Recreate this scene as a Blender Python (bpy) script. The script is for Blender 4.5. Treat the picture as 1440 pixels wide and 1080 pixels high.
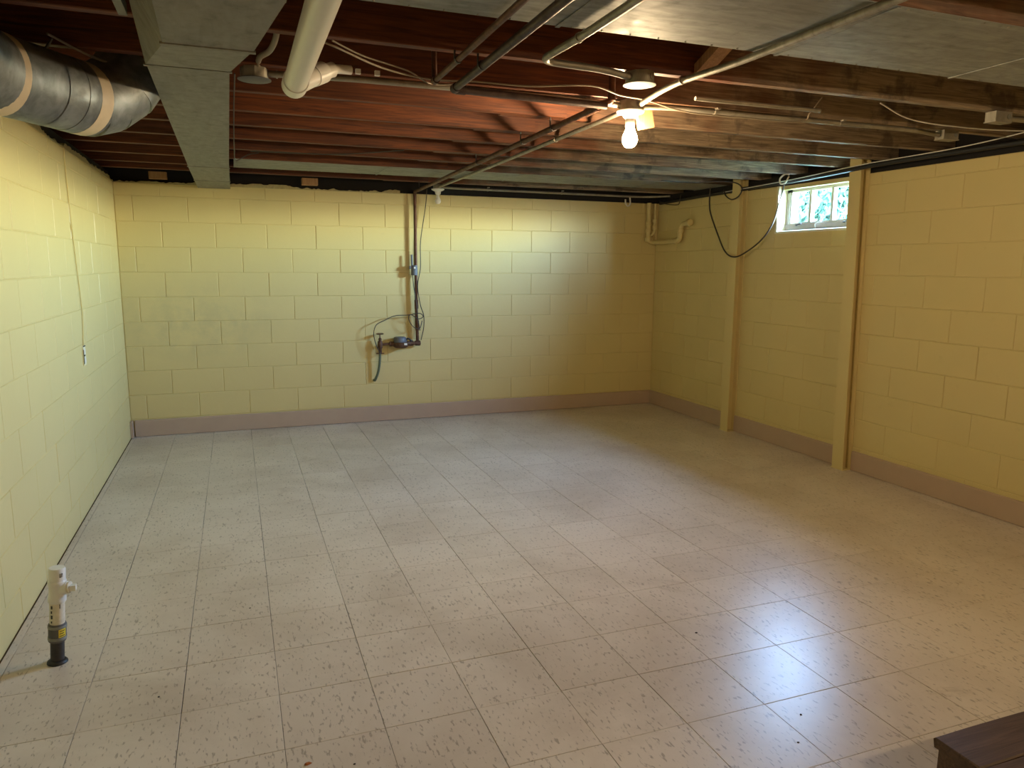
import bpy, math, random
from mathutils import Vector, Matrix, Euler
random.seed(7)
for o in list(bpy.data.objects): bpy.data.objects.remove(o)
S = bpy.context.scene
COL = S.collection

# ------------------------------------------------------------------ camera
cam_d = bpy.data.cameras.new('camera'); cam = bpy.data.objects.new('camera', cam_d); COL.objects.link(cam)
CAMP = Vector((0.8661, -6.7291, 1.4307))
cam.location = CAMP
cam.rotation_euler = (math.radians(80.907), math.radians(-0.386), math.radians(-20.503))
cam_d.sensor_width = 36; cam_d.lens = 1033.12/1440*36; cam_d.clip_start = .05
S.camera = cam
CROT = cam.rotation_euler.to_matrix()
def in_view(pt, margin):
    d = CROT.transposed() @ (Vector(pt)-CAMP)
    if d.z > -.1: return False
    u = 1033.12*d.x/-d.z; v = 1033.12*d.y/-d.z
    return abs(u) < 720+margin and abs(v) < 540+margin

# ------------------------------------------------------------------ world, exposure
SKY, BULB = 105.0, 850.0
W = bpy.data.worlds.new('world'); S.world = W; W.use_nodes = True
nt = W.node_tree; nt.nodes.clear()
sky = nt.nodes.new('ShaderNodeTexSky'); sky.sky_type = 'NISHITA'; sky.sun_disc = False
sky.sun_elevation = math.radians(48); sky.sun_rotation = math.radians(270)
bg = nt.nodes.new('ShaderNodeBackground'); bg.inputs['Strength'].default_value = SKY
ow = nt.nodes.new('ShaderNodeOutputWorld')
nt.links.new(sky.outputs[0], bg.inputs[0]); nt.links.new(bg.outputs[0], ow.inputs[0])
pd = bpy.data.lights.new('window_portal', 'AREA'); pd.shape = 'RECTANGLE'; pd.size = .72; pd.size_y = .34; pd.energy = 1
pd.cycles.is_portal = True
po = bpy.data.objects.new('window_portal', pd); COL.objects.link(po); po.location = (5.12, -2.2, 1.9); po.rotation_euler = (0, math.radians(90), 0); pd.size = .34; pd.size_y = .8
S.view_settings.view_transform = 'Standard'; S.view_settings.look = 'None'
S.view_settings.exposure = 0.22; S.view_settings.gamma = 1; S.view_settings.use_curve_mapping = False

RW = 4.968          # room width; back wall face y=0, left wall face x=0, floor z=0
YF = -10.0          # wall behind the camera
ZJ = 2.15           # underside of joists
ZT = 2.075          # top of the block walls

# ------------------------------------------------------------------ materials
def nodes(name):
    m = bpy.data.materials.new(name); m.use_nodes = True
    t = m.node_tree; b = t.nodes['Principled BSDF']
    return m, t, b
def N(t, typ, **kw):
    n = t.nodes.new(typ)
    for k, v in kw.items():
        if k in n.inputs: n.inputs[k].default_value = v
        else: setattr(n, k, v)
    return n
def ramp(t, fac, stops):
    r = t.nodes.new('ShaderNodeValToRGB'); e = r.color_ramp.elements
    while len(e) < len(stops): e.new(.5)
    for el, (p, c) in zip(e, stops):
        el.position = p; el.color = (c if isinstance(c, tuple) else (c, c, c)) + (1,)
    t.links.new(fac, r.inputs[0]); return r.outputs[0]
def mix(t, fac, a, b, mode='MIX'):
    n = t.nodes.new('ShaderNodeMix'); n.data_type = 'RGBA'; n.blend_type = mode
    for sock, v in ((n.inputs[0], fac), (n.inputs[6], a), (n.inputs[7], b)):
        if hasattr(v, 'is_output'): t.links.new(v, sock)
        elif isinstance(v, tuple): sock.default_value = v + (1,)
        else: sock.default_value = v
    return n.outputs[2]
def math_n(t, op, a, b=0.0, clamp=False):
    n = t.nodes.new('ShaderNodeMath'); n.operation = op; n.use_clamp = clamp
    for sock, v in ((n.inputs[0], a), (n.inputs[1], b)):
        if hasattr(v, 'is_output'): t.links.new(v, sock)
        else: sock.default_value = v
    return n.outputs[0]
def wpos(t, scale=(1, 1, 1), loc=(0, 0, 0)):
    g = t.nodes.new('ShaderNodeNewGeometry'); m = t.nodes.new('ShaderNodeMapping')
    m.inputs['Scale'].default_value = scale; m.inputs['Location'].default_value = loc
    t.links.new(g.outputs['Position'], m.inputs[0]); return m.outputs[0]
def noise(t, vec, scale, detail=3, rough=.55, dist=0):
    n = N(t, 'ShaderNodeTexNoise', Scale=scale, Detail=detail, Roughness=rough, Distortion=dist)
    t.links.new(vec, n.inputs['Vector']); return n.outputs['Fac']
def bump(t, b, h, strength, dist=.01):
    n = N(t, 'ShaderNodeBump', Strength=strength, Distance=dist); t.links.new(h, n.inputs['Height']); t.links.new(n.outputs[0], b.inputs['Normal'])
def simple(name, col, rough=.5, metal=0, spec=.5, var=.12, scale=30, bstr=0):
    m, t, b = nodes(name)
    f = noise(t, wpos(t), scale, 4)
    c = mix(t, f, tuple(x*(1-var) for x in col), tuple(min(1, x*(1+var)) for x in col))
    t.links.new(c, b.inputs['Base Color'])
    b.inputs['Roughness'].default_value = rough; b.inputs['Metallic'].default_value = metal; b.inputs['Specular IOR Level'].default_value = spec
    if bstr: bump(t, b, f, bstr)
    return m

def paint_mat(name, base, stain=True):
    m, t, b = nodes(name)
    p = wpos(t)
    oi = N(t, 'ShaderNodeObjectInfo')
    f1 = noise(t, p, 1.3, 4, .6); f2 = noise(t, p, 40, 3)
    c = mix(t, f1, tuple(x*.93 for x in base), tuple(min(1, x*1.05) for x in base))
    c = mix(t, math_n(t, 'MULTIPLY', oi.outputs['Random'], .10), c, (base[0]*.8, base[1]*.78, base[2]*.7))
    if stain:
        # damp grey-green patches low on the left half of the back wall, own ragged shape
        g = t.nodes.new('ShaderNodeNewGeometry'); s = t.nodes.new('ShaderNodeSeparateXYZ'); t.links.new(g.outputs['Position'], s.inputs[0])
        dx = math_n(t, 'DIVIDE', math_n(t, 'SUBTRACT', s.outputs[0], .55), .75)
        dz = math_n(t, 'DIVIDE', math_n(t, 'SUBTRACT', s.outputs[2], .96), .36)
        d = math_n(t, 'ADD', math_n(t, 'POWER', math_n(t, 'ABSOLUTE', dx), 2), math_n(t, 'POWER', math_n(t, 'ABSOLUTE', dz), 2))
        msk = math_n(t, 'SUBTRACT', 1, d, True)
        yb = math_n(t, 'GREATER_THAN', s.outputs[1], -.05)
        n1 = ramp(t, noise(t, p, 4, 7, .7), [(.42, 0.0), (.75, 1.0)])
        k = math_n(t, 'MULTIPLY', math_n(t, 'MULTIPLY', msk, yb), n1)
        c = mix(t, math_n(t, 'MULTIPLY', k, .6), c, (.36, .34, .20))
        n2 = ramp(t, noise(t, p, 9, 6, .7), [(.62, 0.0), (.72, 1.0)])
        c = mix(t, math_n(t, 'MULTIPLY', n2, .14), c, (.42, .34, .16))
    t.links.new(c, b.inputs['Base Color'])
    b.inputs['Roughness'].default_value = .42; b.inputs['Specular IOR Level'].default_value = .4
    h = math_n(t, 'ADD', math_n(t, 'MULTIPLY', f2, .5), noise(t, p, 12, 4))
    bump(t, b, h, .16, .006)
    return m

def tile_mat(name, grid=False):
    m, t, b = nodes(name)
    p = wpos(t)
    oi = N(t, 'ShaderNodeObjectInfo')
    ofs = t.nodes.new('ShaderNodeVectorMath'); ofs.operation = 'ADD'
    t.links.new(p, ofs.inputs[0])
    mm = t.nodes.new('ShaderNodeCombineXYZ'); t.links.new(math_n(t, 'MULTIPLY', oi.outputs['Random'], 50), mm.inputs[2]); t.links.new(mm.outputs[0], ofs.inputs[1])
    st = t.nodes.new('ShaderNodeMapping'); st.inputs['Scale'].default_value = (1, .33, 1); t.links.new(ofs.outputs[0], st.inputs[0])
    base = (.52, .44, .35)
    c = mix(t, oi.outputs['Random'], (.67, .59, .495), (.73, .65, .55))
    fl = ramp(t, noise(t, st.outputs[0], 105, 2, .5, .2), [(.60, 0.0), (.68, 1.0)])
    c = mix(t, math_n(t, 'MULTIPLY', fl, .55), c, (.20, .155, .11))
    fl2 = ramp(t, noise(t, st.outputs[0], 60, 4, .6, .3), [(.28, 1.0), (.40, 0.0)])
    c = mix(t, math_n(t, 'MULTIPLY', fl2, .0), c, (.66, .58, .47))
    d1 = ramp(t, noise(t, p, 1.4, 6, .65, .4), [(.42, 0.0), (.70, 1.0)])
    c = mix(t, math_n(t, 'MULTIPLY', d1, .36), c, (.30, .22, .14))
    d2 = ramp(t, noise(t, p, 3.1, 7, .7, .8), [(.62, 0.0), (.74, 1.0)])
    c = mix(t, math_n(t, 'MULTIPLY', d2, .42), c, (.24, .17, .10))
    if grid:
        br = N(t, 'ShaderNodeTexBrick', Scale=1.0); br.offset = 0; br.squash = 1
        br.inputs['Color1'].default_value = (1, 1, 1, 1); br.inputs['Color2'].default_value = (1, 1, 1, 1); br.inputs['Mortar'].default_value = (.1, .08, .06, 1)
        br.inputs['Mortar Size'].default_value = .0018; br.inputs['Brick Width'].default_value = .3017; br.inputs['Row Height'].default_value = .3017
        mp = wpos(t, (1, 1, 1), (-1.24+.3017*10, 4.6244+.3017*30, 0)); t.links.new(mp, br.inputs['Vector'])
        c = mix(t, 1.0, c, br.outputs['Color'], 'MULTIPLY')
    t.links.new(c, b.inputs['Base Color'])
    b.inputs['Roughness'].default_value = .31; b.inputs['Specular IOR Level'].default_value = .36
    bump(t, b, noise(t, p, 22, 3), .025, .003)
    return m

def wood_mat(name, dark, light, axis='X', stain=False, rough=.65):
    m, t, b = nodes(name)
    sc = {'X': (.35, 7, 7), 'Y': (7, .35, 7), 'Z': (7, 7, .35)}[axis]
    oi = N(t, 'ShaderNodeObjectInfo')
    ofs = t.nodes.new('ShaderNodeCombineXYZ'); rr = math_n(t, 'MULTIPLY', oi.outputs['Random'], 37); t.links.new(rr, ofs.inputs[0]); t.links.new(rr, ofs.inputs[2])
    va = t.nodes.new('ShaderNodeVectorMath'); va.operation = 'ADD'; t.links.new(wpos(t), va.inputs[0]); t.links.new(ofs.outputs[0], va.inputs[1])
    mp = t.nodes.new('ShaderNodeMapping'); mp.inputs['Scale'].default_value = sc; t.links.new(va.outputs[0], mp.inputs[0])
    g = noise(t, mp.outputs[0], 9, 7, .62, 1.2)
    c = ramp(t, g, [(.3, dark), (.72, light)])
    big = noise(t, va.outputs[0], 1.2, 3)
    c = mix(t, math_n(t, 'MULTIPLY', ramp(t, big, [(.4, 0.0), (.65, 1.0)]), .5), c, dark)
    # knots
    vo = N(t, 'ShaderNodeTexVoronoi', Scale=1.0); mk = t.nodes.new('ShaderNodeMapping')
    mk.inputs['Scale'].default_value = {'X': (2.2, 6, 6), 'Y': (6, 2.2, 6), 'Z': (6, 6, 2.2)}[axis]; t.links.new(va.outputs[0], mk.inputs[0]); t.links.new(mk.outputs[0], vo.inputs['Vector'])
    kn = ramp(t, vo.outputs['Distance'], [(.06, 1.0), (.13, 0.0)])
    c = mix(t, math_n(t, 'MULTIPLY', kn, .8), c, tuple(x*.35 for x in dark))
    if stain:   # greyed, water-marked wood towards the outside wall
        s = t.nodes.new('ShaderNodeSeparateXYZ'); gg = t.nodes.new('ShaderNodeNewGeometry'); t.links.new(gg.outputs['Position'], s.inputs[0])
        xx = math_n(t, 'ADD', s.outputs[0], math_n(t, 'MULTIPLY', noise(t, va.outputs[0], 3, 4), 1.6))
        k = ramp(t, math_n(t, 'DIVIDE', xx, 6.0), [(.56, 0.0), (.68, 1.0)])
        grey = ramp(t, g, [(.3, (.10, .066, .038)), (.7, (.44, .345, .22))])
        c = mix(t, math_n(t, 'MULTIPLY', k, .85), c, grey)
        w = ramp(t, noise(t, va.outputs[0], 5, 5, .6), [(.55, 0.0), (.62, 1.0)])
        c = mix(t, math_n(t, 'MULTIPLY', math_n(t, 'MULTIPLY', w, k), .6), c, (.045, .03, .022))
    t.links.new(c, b.inputs['Base Color']); b.inputs['Roughness'].default_value = rough
    bump(t, b, g, .2, .004)
    return m

def metal_mat(name, col, rough=.42, metal=.85, smudge=.35, scale=(1, 6, 1)):
    m, t, b = nodes(name)
    p = wpos(t, scale)
    f = noise(t, p, 6, 6, .6, .6); f2 = noise(t, wpos(t), 22, 5, .65)
    c = mix(t, ramp(t, f, [(.35, 0.0), (.7, 1.0)]), tuple(x*(1-smudge) for x in col), tuple(min(1, x*1.1) for x in col))
    c = mix(t, ramp(t, f2, [(.55, 0.0), (.72, .4)]), c, tuple(x*.45 for x in col))
    t.links.new(c, b.inputs['Base Color']); b.inputs['Metallic'].default_value = metal
    t.links.new(ramp(t, f2, [(.3, rough), (.7, min(1, rough+.2))]), b.inputs['Roughness'])
    bump(t, b, f, .12, .004)
    return m

YEL = (.67, .55, .25)
M = {}
M['paint'] = paint_mat('yellow_block_paint', YEL)
M['paint_plain'] = paint_mat('yellow_paint', YEL, False)
M['tile'] = tile_mat('vinyl_tile'); M['tile_grid'] = tile_mat('vinyl_tile_far', True)
M['grout'] = simple('tile_joint_dirt', (.13, .10, .07), .9)
M['base'] = simple('taupe_trim_paint', (.47, .345, .25), .45, var=.06, scale=8)
M['joist'] = wood_mat('joist_wood', (.045, .011, .003), (.23, .060, .011), 'X', True)
M['deck'] = wood_mat('deck_wood', (.03, .014, .008), (.075, .034, .018), 'Y')
M['sill'] = simple('black_sill', (.012, .009, .008), .9)
M['oldwood'] = wood_mat('old_brown_wood', (.05, .026, .014), (.16, .09, .055), 'X', rough=.5)
M['blockwood'] = wood_mat('pale_wood', (.30, .15, .06), (.52, .30, .14), 'Z')
M['galv'] = metal_mat('galvanized_sheet', (.31, .315, .28), .55, .5, .3, (1, 5, 1))
M['duct'] = metal_mat('grey_duct_sheet', (.25, .24, .205), .55, .35, .15, (5, 1, 1))
M['rduct'] = metal_mat('round_duct_sheet', (.30, .31, .30), .45, .75, .45, (2, 2, 2))
M['tape'] = simple('beige_duct_tape', (.66, .54, .38), .6)
M['emt'] = metal_mat('conduit_metal', (.40, .36, .28), .45, .6, .3)
M['box'] = metal_mat('junction_box_metal', (.36, .33, .26), .5, .5, .3)
M['copper'] = metal_mat('brown_copper', (.15, .07, .042), .45, .6, .5, (3, 3, 3))
M['dkpipe'] = metal_mat('dark_pipe', (.085, .055, .045), .45, .5, .4, (3, 3, 3))
M['bronze'] = metal_mat('old_bronze', (.17, .09, .055), .5, .6, .5, (9, 9, 9))
M['pvc'] = simple('white_pvc', (.74, .72, .66), .32, var=.04)
M['pvcd'] = simple('dirty_white_pvc', (.66, .60, .47), .5, var=.25, scale=45)
M['white'] = simple('white_porcelain', (.80, .78, .72), .3, var=.03)
M['black'] = simple('black_rubber', (.014, .014, .014), .5)
M['grey'] = simple('grey_plastic', (.12, .13, .15), .45)
M['rubber'] = simple('grey_rubber', (.10, .095, .09), .55, var=.3)
M['iron'] = simple('black_stained_iron', (.035, .03, .027), .5, var=.7, scale=60)
M['yellow'] = simple('yellow_label', (.75, .58, .03), .5)
M['wire'] = simple('tan_wire', (.26, .21, .14), .6)
M['wirew'] = simple('white_wire', (.75, .72, .64), .5)
M['wiredark'] = simple('dark_wire', (.05, .04, .03), .6)
M['green'] = simple('green_wire', (.10, .13, .085), .6)
M['frame'] = simple('white_window_paint', (.78, .80, .78), .4, var=.04)
M['rail'] = simple('greyed_window_rail', (.40, .33, .28), .6)
M['sillp'] = simple('pale_sill_paint', (.80, .77, .56), .45, var=.06)
M['ivory'] = simple('ivory_plate', (.80, .74, .52), .4, var=.03)
M['dirt'] = simple('dark_debris', (.03, .022, .016), .8)
M['leafbit'] = simple('dry_leaf', (.42, .14, .035), .7)
M['mortar'] = simple('painted_mortar', (.46, .38, .18), .8, var=.3, scale=60)
M['lawn'] = simple('lawn', (.03, .055, .02), .9, var=.4, scale=9)
def leaf_mat():
    m, t, b = nodes('foliage')
    f = noise(t, wpos(t), 9, 3)
    t.links.new(ramp(t, f, [(.3, (.003, .013, .010)), (.7, (.022, .050, .036))]), b.inputs['Base Color'])
    b.inputs['Roughness'].default_value = .7; b.inputs['Specular IOR Level'].default_value = .05
    tr = N(t, 'ShaderNodeBsdfTranslucent'); tr.inputs[0].default_value = (.012, .04, .028, 1)
    mx = N(t, 'ShaderNodeMixShader'); mx.inputs[0].default_value = .35
    t.links.new(b.outputs[0], mx.inputs[1]); t.links.new(tr.outputs[0], mx.inputs[2]); t.links.new(mx.outputs[0], t.nodes['Material Output'].inputs[0])
    return m
M['leaf'] = leaf_mat()
def glass_mat():
    m, t, b = nodes('window_glass')
    tr = N(t, 'ShaderNodeBsdfTransparent'); tr.inputs[0].default_value = (.93, .97, .97, 1)
    gl = N(t, 'ShaderNodeBsdfGlossy'); gl.inputs['Roughness'].default_value = .03
    fr = N(t, 'ShaderNodeLayerWeight')
    k = math_n(t, 'ADD', math_n(t, 'MULTIPLY', math_n(t, 'POWER', fr.outputs['Facing'], 5.0), .9), .03)
    mx = N(t, 'ShaderNodeMixShader'); t.links.new(k, mx.inputs[0]); t.links.new(tr.outputs[0], mx.inputs[1]); t.links.new(gl.outputs[0], mx.inputs[2])
    t.links.new(mx.outputs[0], t.nodes['Material Output'].inputs[0]); return m
M['glass'] = glass_mat()
def emit_mat(name, col, s):
    m, t, b = nodes(name)
    e = N(t, 'ShaderNodeEmission'); e.inputs[0].default_value = col + (1,); e.inputs[1].default_value = s
    t.links.new(e.outputs[0], t.nodes['Material Output'].inputs[0]); return m
M['bulb'] = emit_mat('lit_bulb', (1, .73, .43), BULB)
M['bulb2'] = emit_mat('lit_bulb_strong', (1, .76, .47), BULB*1.35)

# ------------------------------------------------------------------ mesh helpers
class MB:
    def __init__(s): s.v = []; s.f = []; s.sm = []
    def add(s, vs, fs, smooth=False):
        o = len(s.v); s.v += [tuple(v) for v in vs]; s.f += [tuple(i+o for i in f) for f in fs]; s.sm += [smooth]*len(fs); return s
    def box(s, a, b, rot=None, c=None):
        x0, y0, z0 = a; x1, y1, z1 = b
        vs = [Vector(q) for q in ((x0,y0,z0),(x1,y0,z0),(x1,y1,z0),(x0,y1,z0),(x0,y0,z1),(x1,y0,z1),(x1,y1,z1),(x0,y1,z1))]
        if rot is not None:
            c = Vector(c) if c else (Vector(a)+Vector(b))/2; R = Euler(rot).to_matrix(); vs = [R@(v-c)+c for v in vs]
        return s.add(vs, [(0,3,2,1),(4,5,6,7),(0,1,5,4),(1,2,6,5),(2,3,7,6),(3,0,4,7)])
    def hexa(s, lo, hi):      # two quads (4 pts each, same winding)
        return s.add(list(lo)+list(hi), [(0,3,2,1),(4,5,6,7),(0,1,5,4),(1,2,6,5),(2,3,7,6),(3,0,4,7)])
    def tube(s, pts, r, n=12, cap=True):
        pts = [Vector(p) for p in pts]; rs = r if isinstance(r, (list, tuple)) else [r]*len(pts)
        t0 = (pts[1]-pts[0]).normalized(); up = Vector((0,0,1)) if abs(t0.z) < .9 else Vector((1,0,0))
        a = t0.cross(up).normalized(); vs = []; prev = t0
        for i, p in enumerate(pts):
            if i == 0: t = t0
            elif i == len(pts)-1: t = (pts[i]-pts[i-1]).normalized()
            else: t = ((pts[i]-pts[i-1]).normalized()+(pts[i+1]-pts[i]).normalized()).normalized()
            q = prev.rotation_difference(t); a = q@a; a = (a-t*a.dot(t)).normalized(); prev = t; b = t.cross(a)
            for k in range(n):
                w = 2*math.pi*k/n; vs.append(p+rs[i]*(math.cos(w)*a+math.sin(w)*b))
        fs = [(i*n+k, i*n+(k+1)%n, (i+1)*n+(k+1)%n, (i+1)*n+k) for i in range(len(pts)-1) for k in range(n)]
        s.add(vs, fs, True)
        if cap:
            o = len(s.v)-len(vs); L = (len(pts)-1)*n
            s.f.append(tuple(o+k for k in range(n-1,-1,-1))); s.f.append(tuple(o+L+k for k in range(n))); s.sm += [False]*2
        return s
    def lathe(s, prof, n=24, origin=(0,0,0), axis=(0,0,1)):
        q = Vector((0,0,1)).rotation_difference(Vector(axis)); o = Vector(origin); vs = []
        for r, z in prof:
            for k in range(n):
                w = 2*math.pi*k/n; vs.append(o+q@Vector((r*math.cos(w), r*math.sin(w), z)))
        fs = [(i*n+k, i*n+(k+1)%n, (i+1)*n+(k+1)%n, (i+1)*n+k) for i in range(len(prof)-1) for k in range(n)]
        s.add(vs, fs, True)
        b = len(s.v)-len(vs)
        if prof[0][0] > 1e-5: s.f.append(tuple(b+k for k in range(n-1,-1,-1))); s.sm.append(False)
        if prof[-1][0] > 1e-5: s.f.append(tuple(b+(len(prof)-1)*n+k for k in range(n))); s.sm.append(False)
        return s
    def mesh(s, name):
        m = bpy.data.meshes.new(name); m.from_pydata(s.v, [], s.f); m.polygons.foreach_set('use_smooth', s.sm); m.update(); return m
    def build(s, name, mat, parent=None, smooth_angle=True):
        m = s.mesh(name); m.materials.append(mat if not isinstance(mat, str) else M[mat])
        if any(s.sm): m.set_sharp_from_angle(angle=math.radians(42))
        o = bpy.data.objects.new(name, m); COL.objects.link(o)
        if parent:
            o.parent = parent; o.matrix_parent_inverse = Matrix.Translation(-Vector(parent.location))   # roots are never rotated
        return o
def tag(o, label, cat, group=None):
    o['label'] = label; o['category'] = cat
    if group: o['group'] = group
    return o
def thing(name, loc, label, cat, group=None):
    o = bpy.data.objects.new(name, None); COL.objects.link(o); o.location = loc; o.empty_display_size = .05
    return tag(o, label, cat, group)
def struct(o): o['kind'] = 'structure'; return o
def rnd(pts, r, n=6):
    """round the corners of a polyline with bend radius r"""
    pts = [Vector(p) for p in pts]; out = [pts[0]]
    for i in range(1, len(pts)-1):
        a, b, c = pts[i-1], pts[i], pts[i+1]
        d1 = min(r, (a-b).length*.48, (c-b).length*.48)
        p0 = b+(a-b).normalized()*d1; p1 = b+(c-b).normalized()*d1
        for k in range(n+1):
            w = k/n; out.append(p0*(1-w)**2+b*2*w*(1-w)+p1*w*w)
    out.append(pts[-1]); return out
def spline(pts, n=8):
    P = [Vector(p) for p in pts]; P = [P[0]*2-P[1]]+P+[P[-1]*2-P[-2]]; out = []
    for i in range(1, len(P)-2):
        for k in range(n):
            w = k/n; a, b, c, d = P[i-1:i+3]
            out.append(.5*((2*b)+(c-a)*w+(2*a-5*b+4*c-d)*w*w+(3*b-a-3*c+d)*w**3))
    out.append(P[-2]); return out
def wire(name, pts, r, mat, label, cat='wire', group=None, n=7, parent=None):
    o = MB().tube(spline(pts), r, n).build(name, mat, parent)
    if not parent: tag(o, label, cat, group)
    return o

# ------------------------------------------------------------------ floor and tiles
TS, TX, TY = .3017, 1.24, -4.6244
floor = struct(MB().box((-.2, YF-.2, -.2), (RW+.2, .2, -.0045)).build('floor', 'grout'))
meshes = {}
def slab(w, h, d, ch, key):
    """a flat piece, chamfered all round: local x,y in plane, top at z=0"""
    k = (key, round(w, 4), round(h, 4))
    if k not in meshes:
        a, b = w/2, h/2
        vs = [(-a,-b,-d),(a,-b,-d),(a,b,-d),(-a,b,-d),(-a,-b,-ch),(a,-b,-ch),(a,b,-ch),(-a,b,-ch),(-a+ch,-b+ch,0),(a-ch,-b+ch,0),(a-ch,b-ch,0),(-a+ch,b-ch,0)]
        fs = [(8,9,10,11)]+[(i, (i+1)%4, 4+(i+1)%4, 4+i) for i in range(4)]+[(4+i, 4+(i+1)%4, 8+(i+1)%4, 8+i) for i in range(4)]
        m = bpy.data.meshes.new(key); m.from_pydata(vs, [], fs); m.update(); meshes[k] = m
    return meshes[k]
ntile = 0; rest = MB()
for c in range(-5, 13):
    for r in range(-17, 16):
        x0, x1 = max(TX+TS*c, .004), min(TX+TS*(c+1), RW-.002)
        y0, y1 = TY+TS*r, min(TY+TS*(r+1), -.002)
        if x1-x0 < .02 or y1-y0 < .02: continue
        w, h = x1-x0-.0017, y1-y0-.0015; cx, cy = (x0+x1)/2, (y0+y1)/2
        if in_view((cx, cy, 0), 150):
            me = slab(w, h, .0045, .0008, 'floor_tile')
            if not me.materials: me.materials.append(M['tile'])
            o = bpy.data.objects.new('floor_tile', me); COL.objects.link(o); o.parent = floor
            o.location = (cx+random.uniform(-.0006, .0006), cy+random.uniform(-.0006, .0006), random.uniform(-.0005, .0003)); o.rotation_euler.z = random.choice((0, math.pi)) if abs(w-h) < .001 else 0
            ntile += 1
        else:
            rest.box((x0+.0013, y0+.0013, -.0045), (x1-.0013, y1-.0013, 0))
ro = rest.build('floor_tile_rest', 'tile_grid', floor); ro['kind'] = 'stuff'

# ------------------------------------------------------------------ walls of painted block
BW, BH = .4064, .2032
def wall(name, core, blocks_xf, length, zt, off_even, holes=(), u0=0.0):
    """core: MB; blocks_xf(u, v) -> location; even courses counted from the top half course"""
    w = struct(core.build(name, 'paint'))
    loc_f, rot = blocks_xf
    rows = [(zt, ZT, 1)]; k = 0; z = zt
    while z > 0:
        rows.append((max(z-BH, 0), z, k % 2)); z -= BH; k += 1
    for (z0, z1, par) in rows:
        if z1-z0 < .03: continue
        o = off_even if par == 0 else off_even+BW/2
        u = o-BW*math.ceil((o-u0)/BW)-0.0
        while u < length-.01:
            a, b = max(u, u0), min(u+BW, length); u += BW
            if b-a < .03: continue
            segs = [(a, b, z0, z1)]
            for (ha, hb, hz0, hz1) in holes:
                ns = []
                for (a_, b_, c_, d_) in segs:
                    if b_ <= ha or a_ >= hb or d_ <= hz0 or c_ >= hz1: ns.append((a_, b_, c_, d_)); continue
                    if a_ < ha: ns.append((a_, ha, c_, d_))
                    if b_ > hb: ns.append((hb, b_, c_, d_))
                    if c_ < hz0: ns.append((max(a_, ha), min(b_, hb), c_, hz0))
                    if d_ > hz1: ns.append((max(a_, ha), min(b_, hb), hz1, d_))
                segs = ns
            for (a_, b_, c_, d_) in segs:
                if b_-a_ < .03 or d_-c_ < .02: continue
                g = random.uniform(.002, .005)
                me = slab(round(b_-a_-g, 3), round(d_-c_-random.choice((.002, .004)), 3), .02, .003, 'concrete_block')
                if not me.materials: me.materials.append(M['paint'])
                ob = bpy.data.objects.new('concrete_block', me); COL.objects.link(ob); ob.parent = w
                p = loc_f((a_+b_)/2, (c_+d_)/2, random.uniform(-.0012, .0008)); ob.location = p
                ob.rotation_euler = (rot[0], rot[1], rot[2])
    return w
R90 = math.radians(90)
JD = .004   # joint depth
core = MB().box((-.2, JD, -.2), (RW+.2, .2, ZT))
wall_back = wall('wall_back', core, (lambda u, v, n: (u, -n*0+n*-1, v), (R90, 0, 0)), RW, 1.9733, .33+BW/2)
core = MB().box((-.2, YF-.2, -.2), (-JD, .2, ZT))
# left: u measured from y=-4.9 to 0
wall_left = wall('wall_left', core, (lambda u, v, n: (n, u, v), (R90, 0, R90)), 0, 1.9733, .02-.4064*1, u0=-4.9)
WY0, WY1, WZ0, WZ1 = -2.62, -1.81, 1.715, 2.075   # window opening
core = MB()
core.box((RW+JD, YF-.2, -.2), (RW+.2, WY0, ZT)); core.box((RW+JD, WY1, -.2), (RW+.2, .2, ZT)); core.box((RW+JD, WY0, -.2), (RW+.2, WY1, WZ0))
wall_right = wall('wall_right', core, (lambda u, v, n: (RW-n, u, v), (R90, 0, -R90)), 0, 1.997, .212-.4064, holes=((WY0, WY1, WZ0, 2.2),), u0=-4.9)
wall_front = struct(MB().box((-.2, YF-.2, -.2), (RW+.2, YF, ZT)).build('wall_front', 'paint_plain'))
for side, (a, b) in {'l': ((-JD-.001, YF, 0), (-.0005, -4.9, ZT)), 'r': ((RW+.0005, YF, 0), (RW+JD+.001, -4.9, ZT))}.items():
    MB().box(a, b).build('block_rest', 'paint_plain', wall_left if side == 'l' else wall_right)
# ragged mortar along the top of the walls
def ragged(pts_f, L, parent, dens=60):
    mb = MB(); n = int(L*dens); prev = None
    tops = []; h = .01
    for i in range(n+1):
        h = min(.028, max(.002, h+random.uniform(-.009, .009))); tops.append(h)
    for i in range(n):
        a, b = i*L/n, (i+1)*L/n
        lo = [pts_f(a, -.006, -.006), pts_f(b, -.006, -.006), pts_f(b, .03, -.006), pts_f(a, .03, -.006)]
        hi = [pts_f(a, -.004, tops[i]), pts_f(b, -.004, tops[i+1]), pts_f(b, .03, tops[i+1]), pts_f(a, .03, tops[i])]
        mb.hexa(lo, hi)
    mb.build('mortar_bead', 'mortar', parent)
ragged(lambda a, d, h: (a, d, ZT+h), 2.3, wall_back)
ragged(lambda a, d, h: (-d, -a, ZT+h), 4.8, wall_left)

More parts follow.
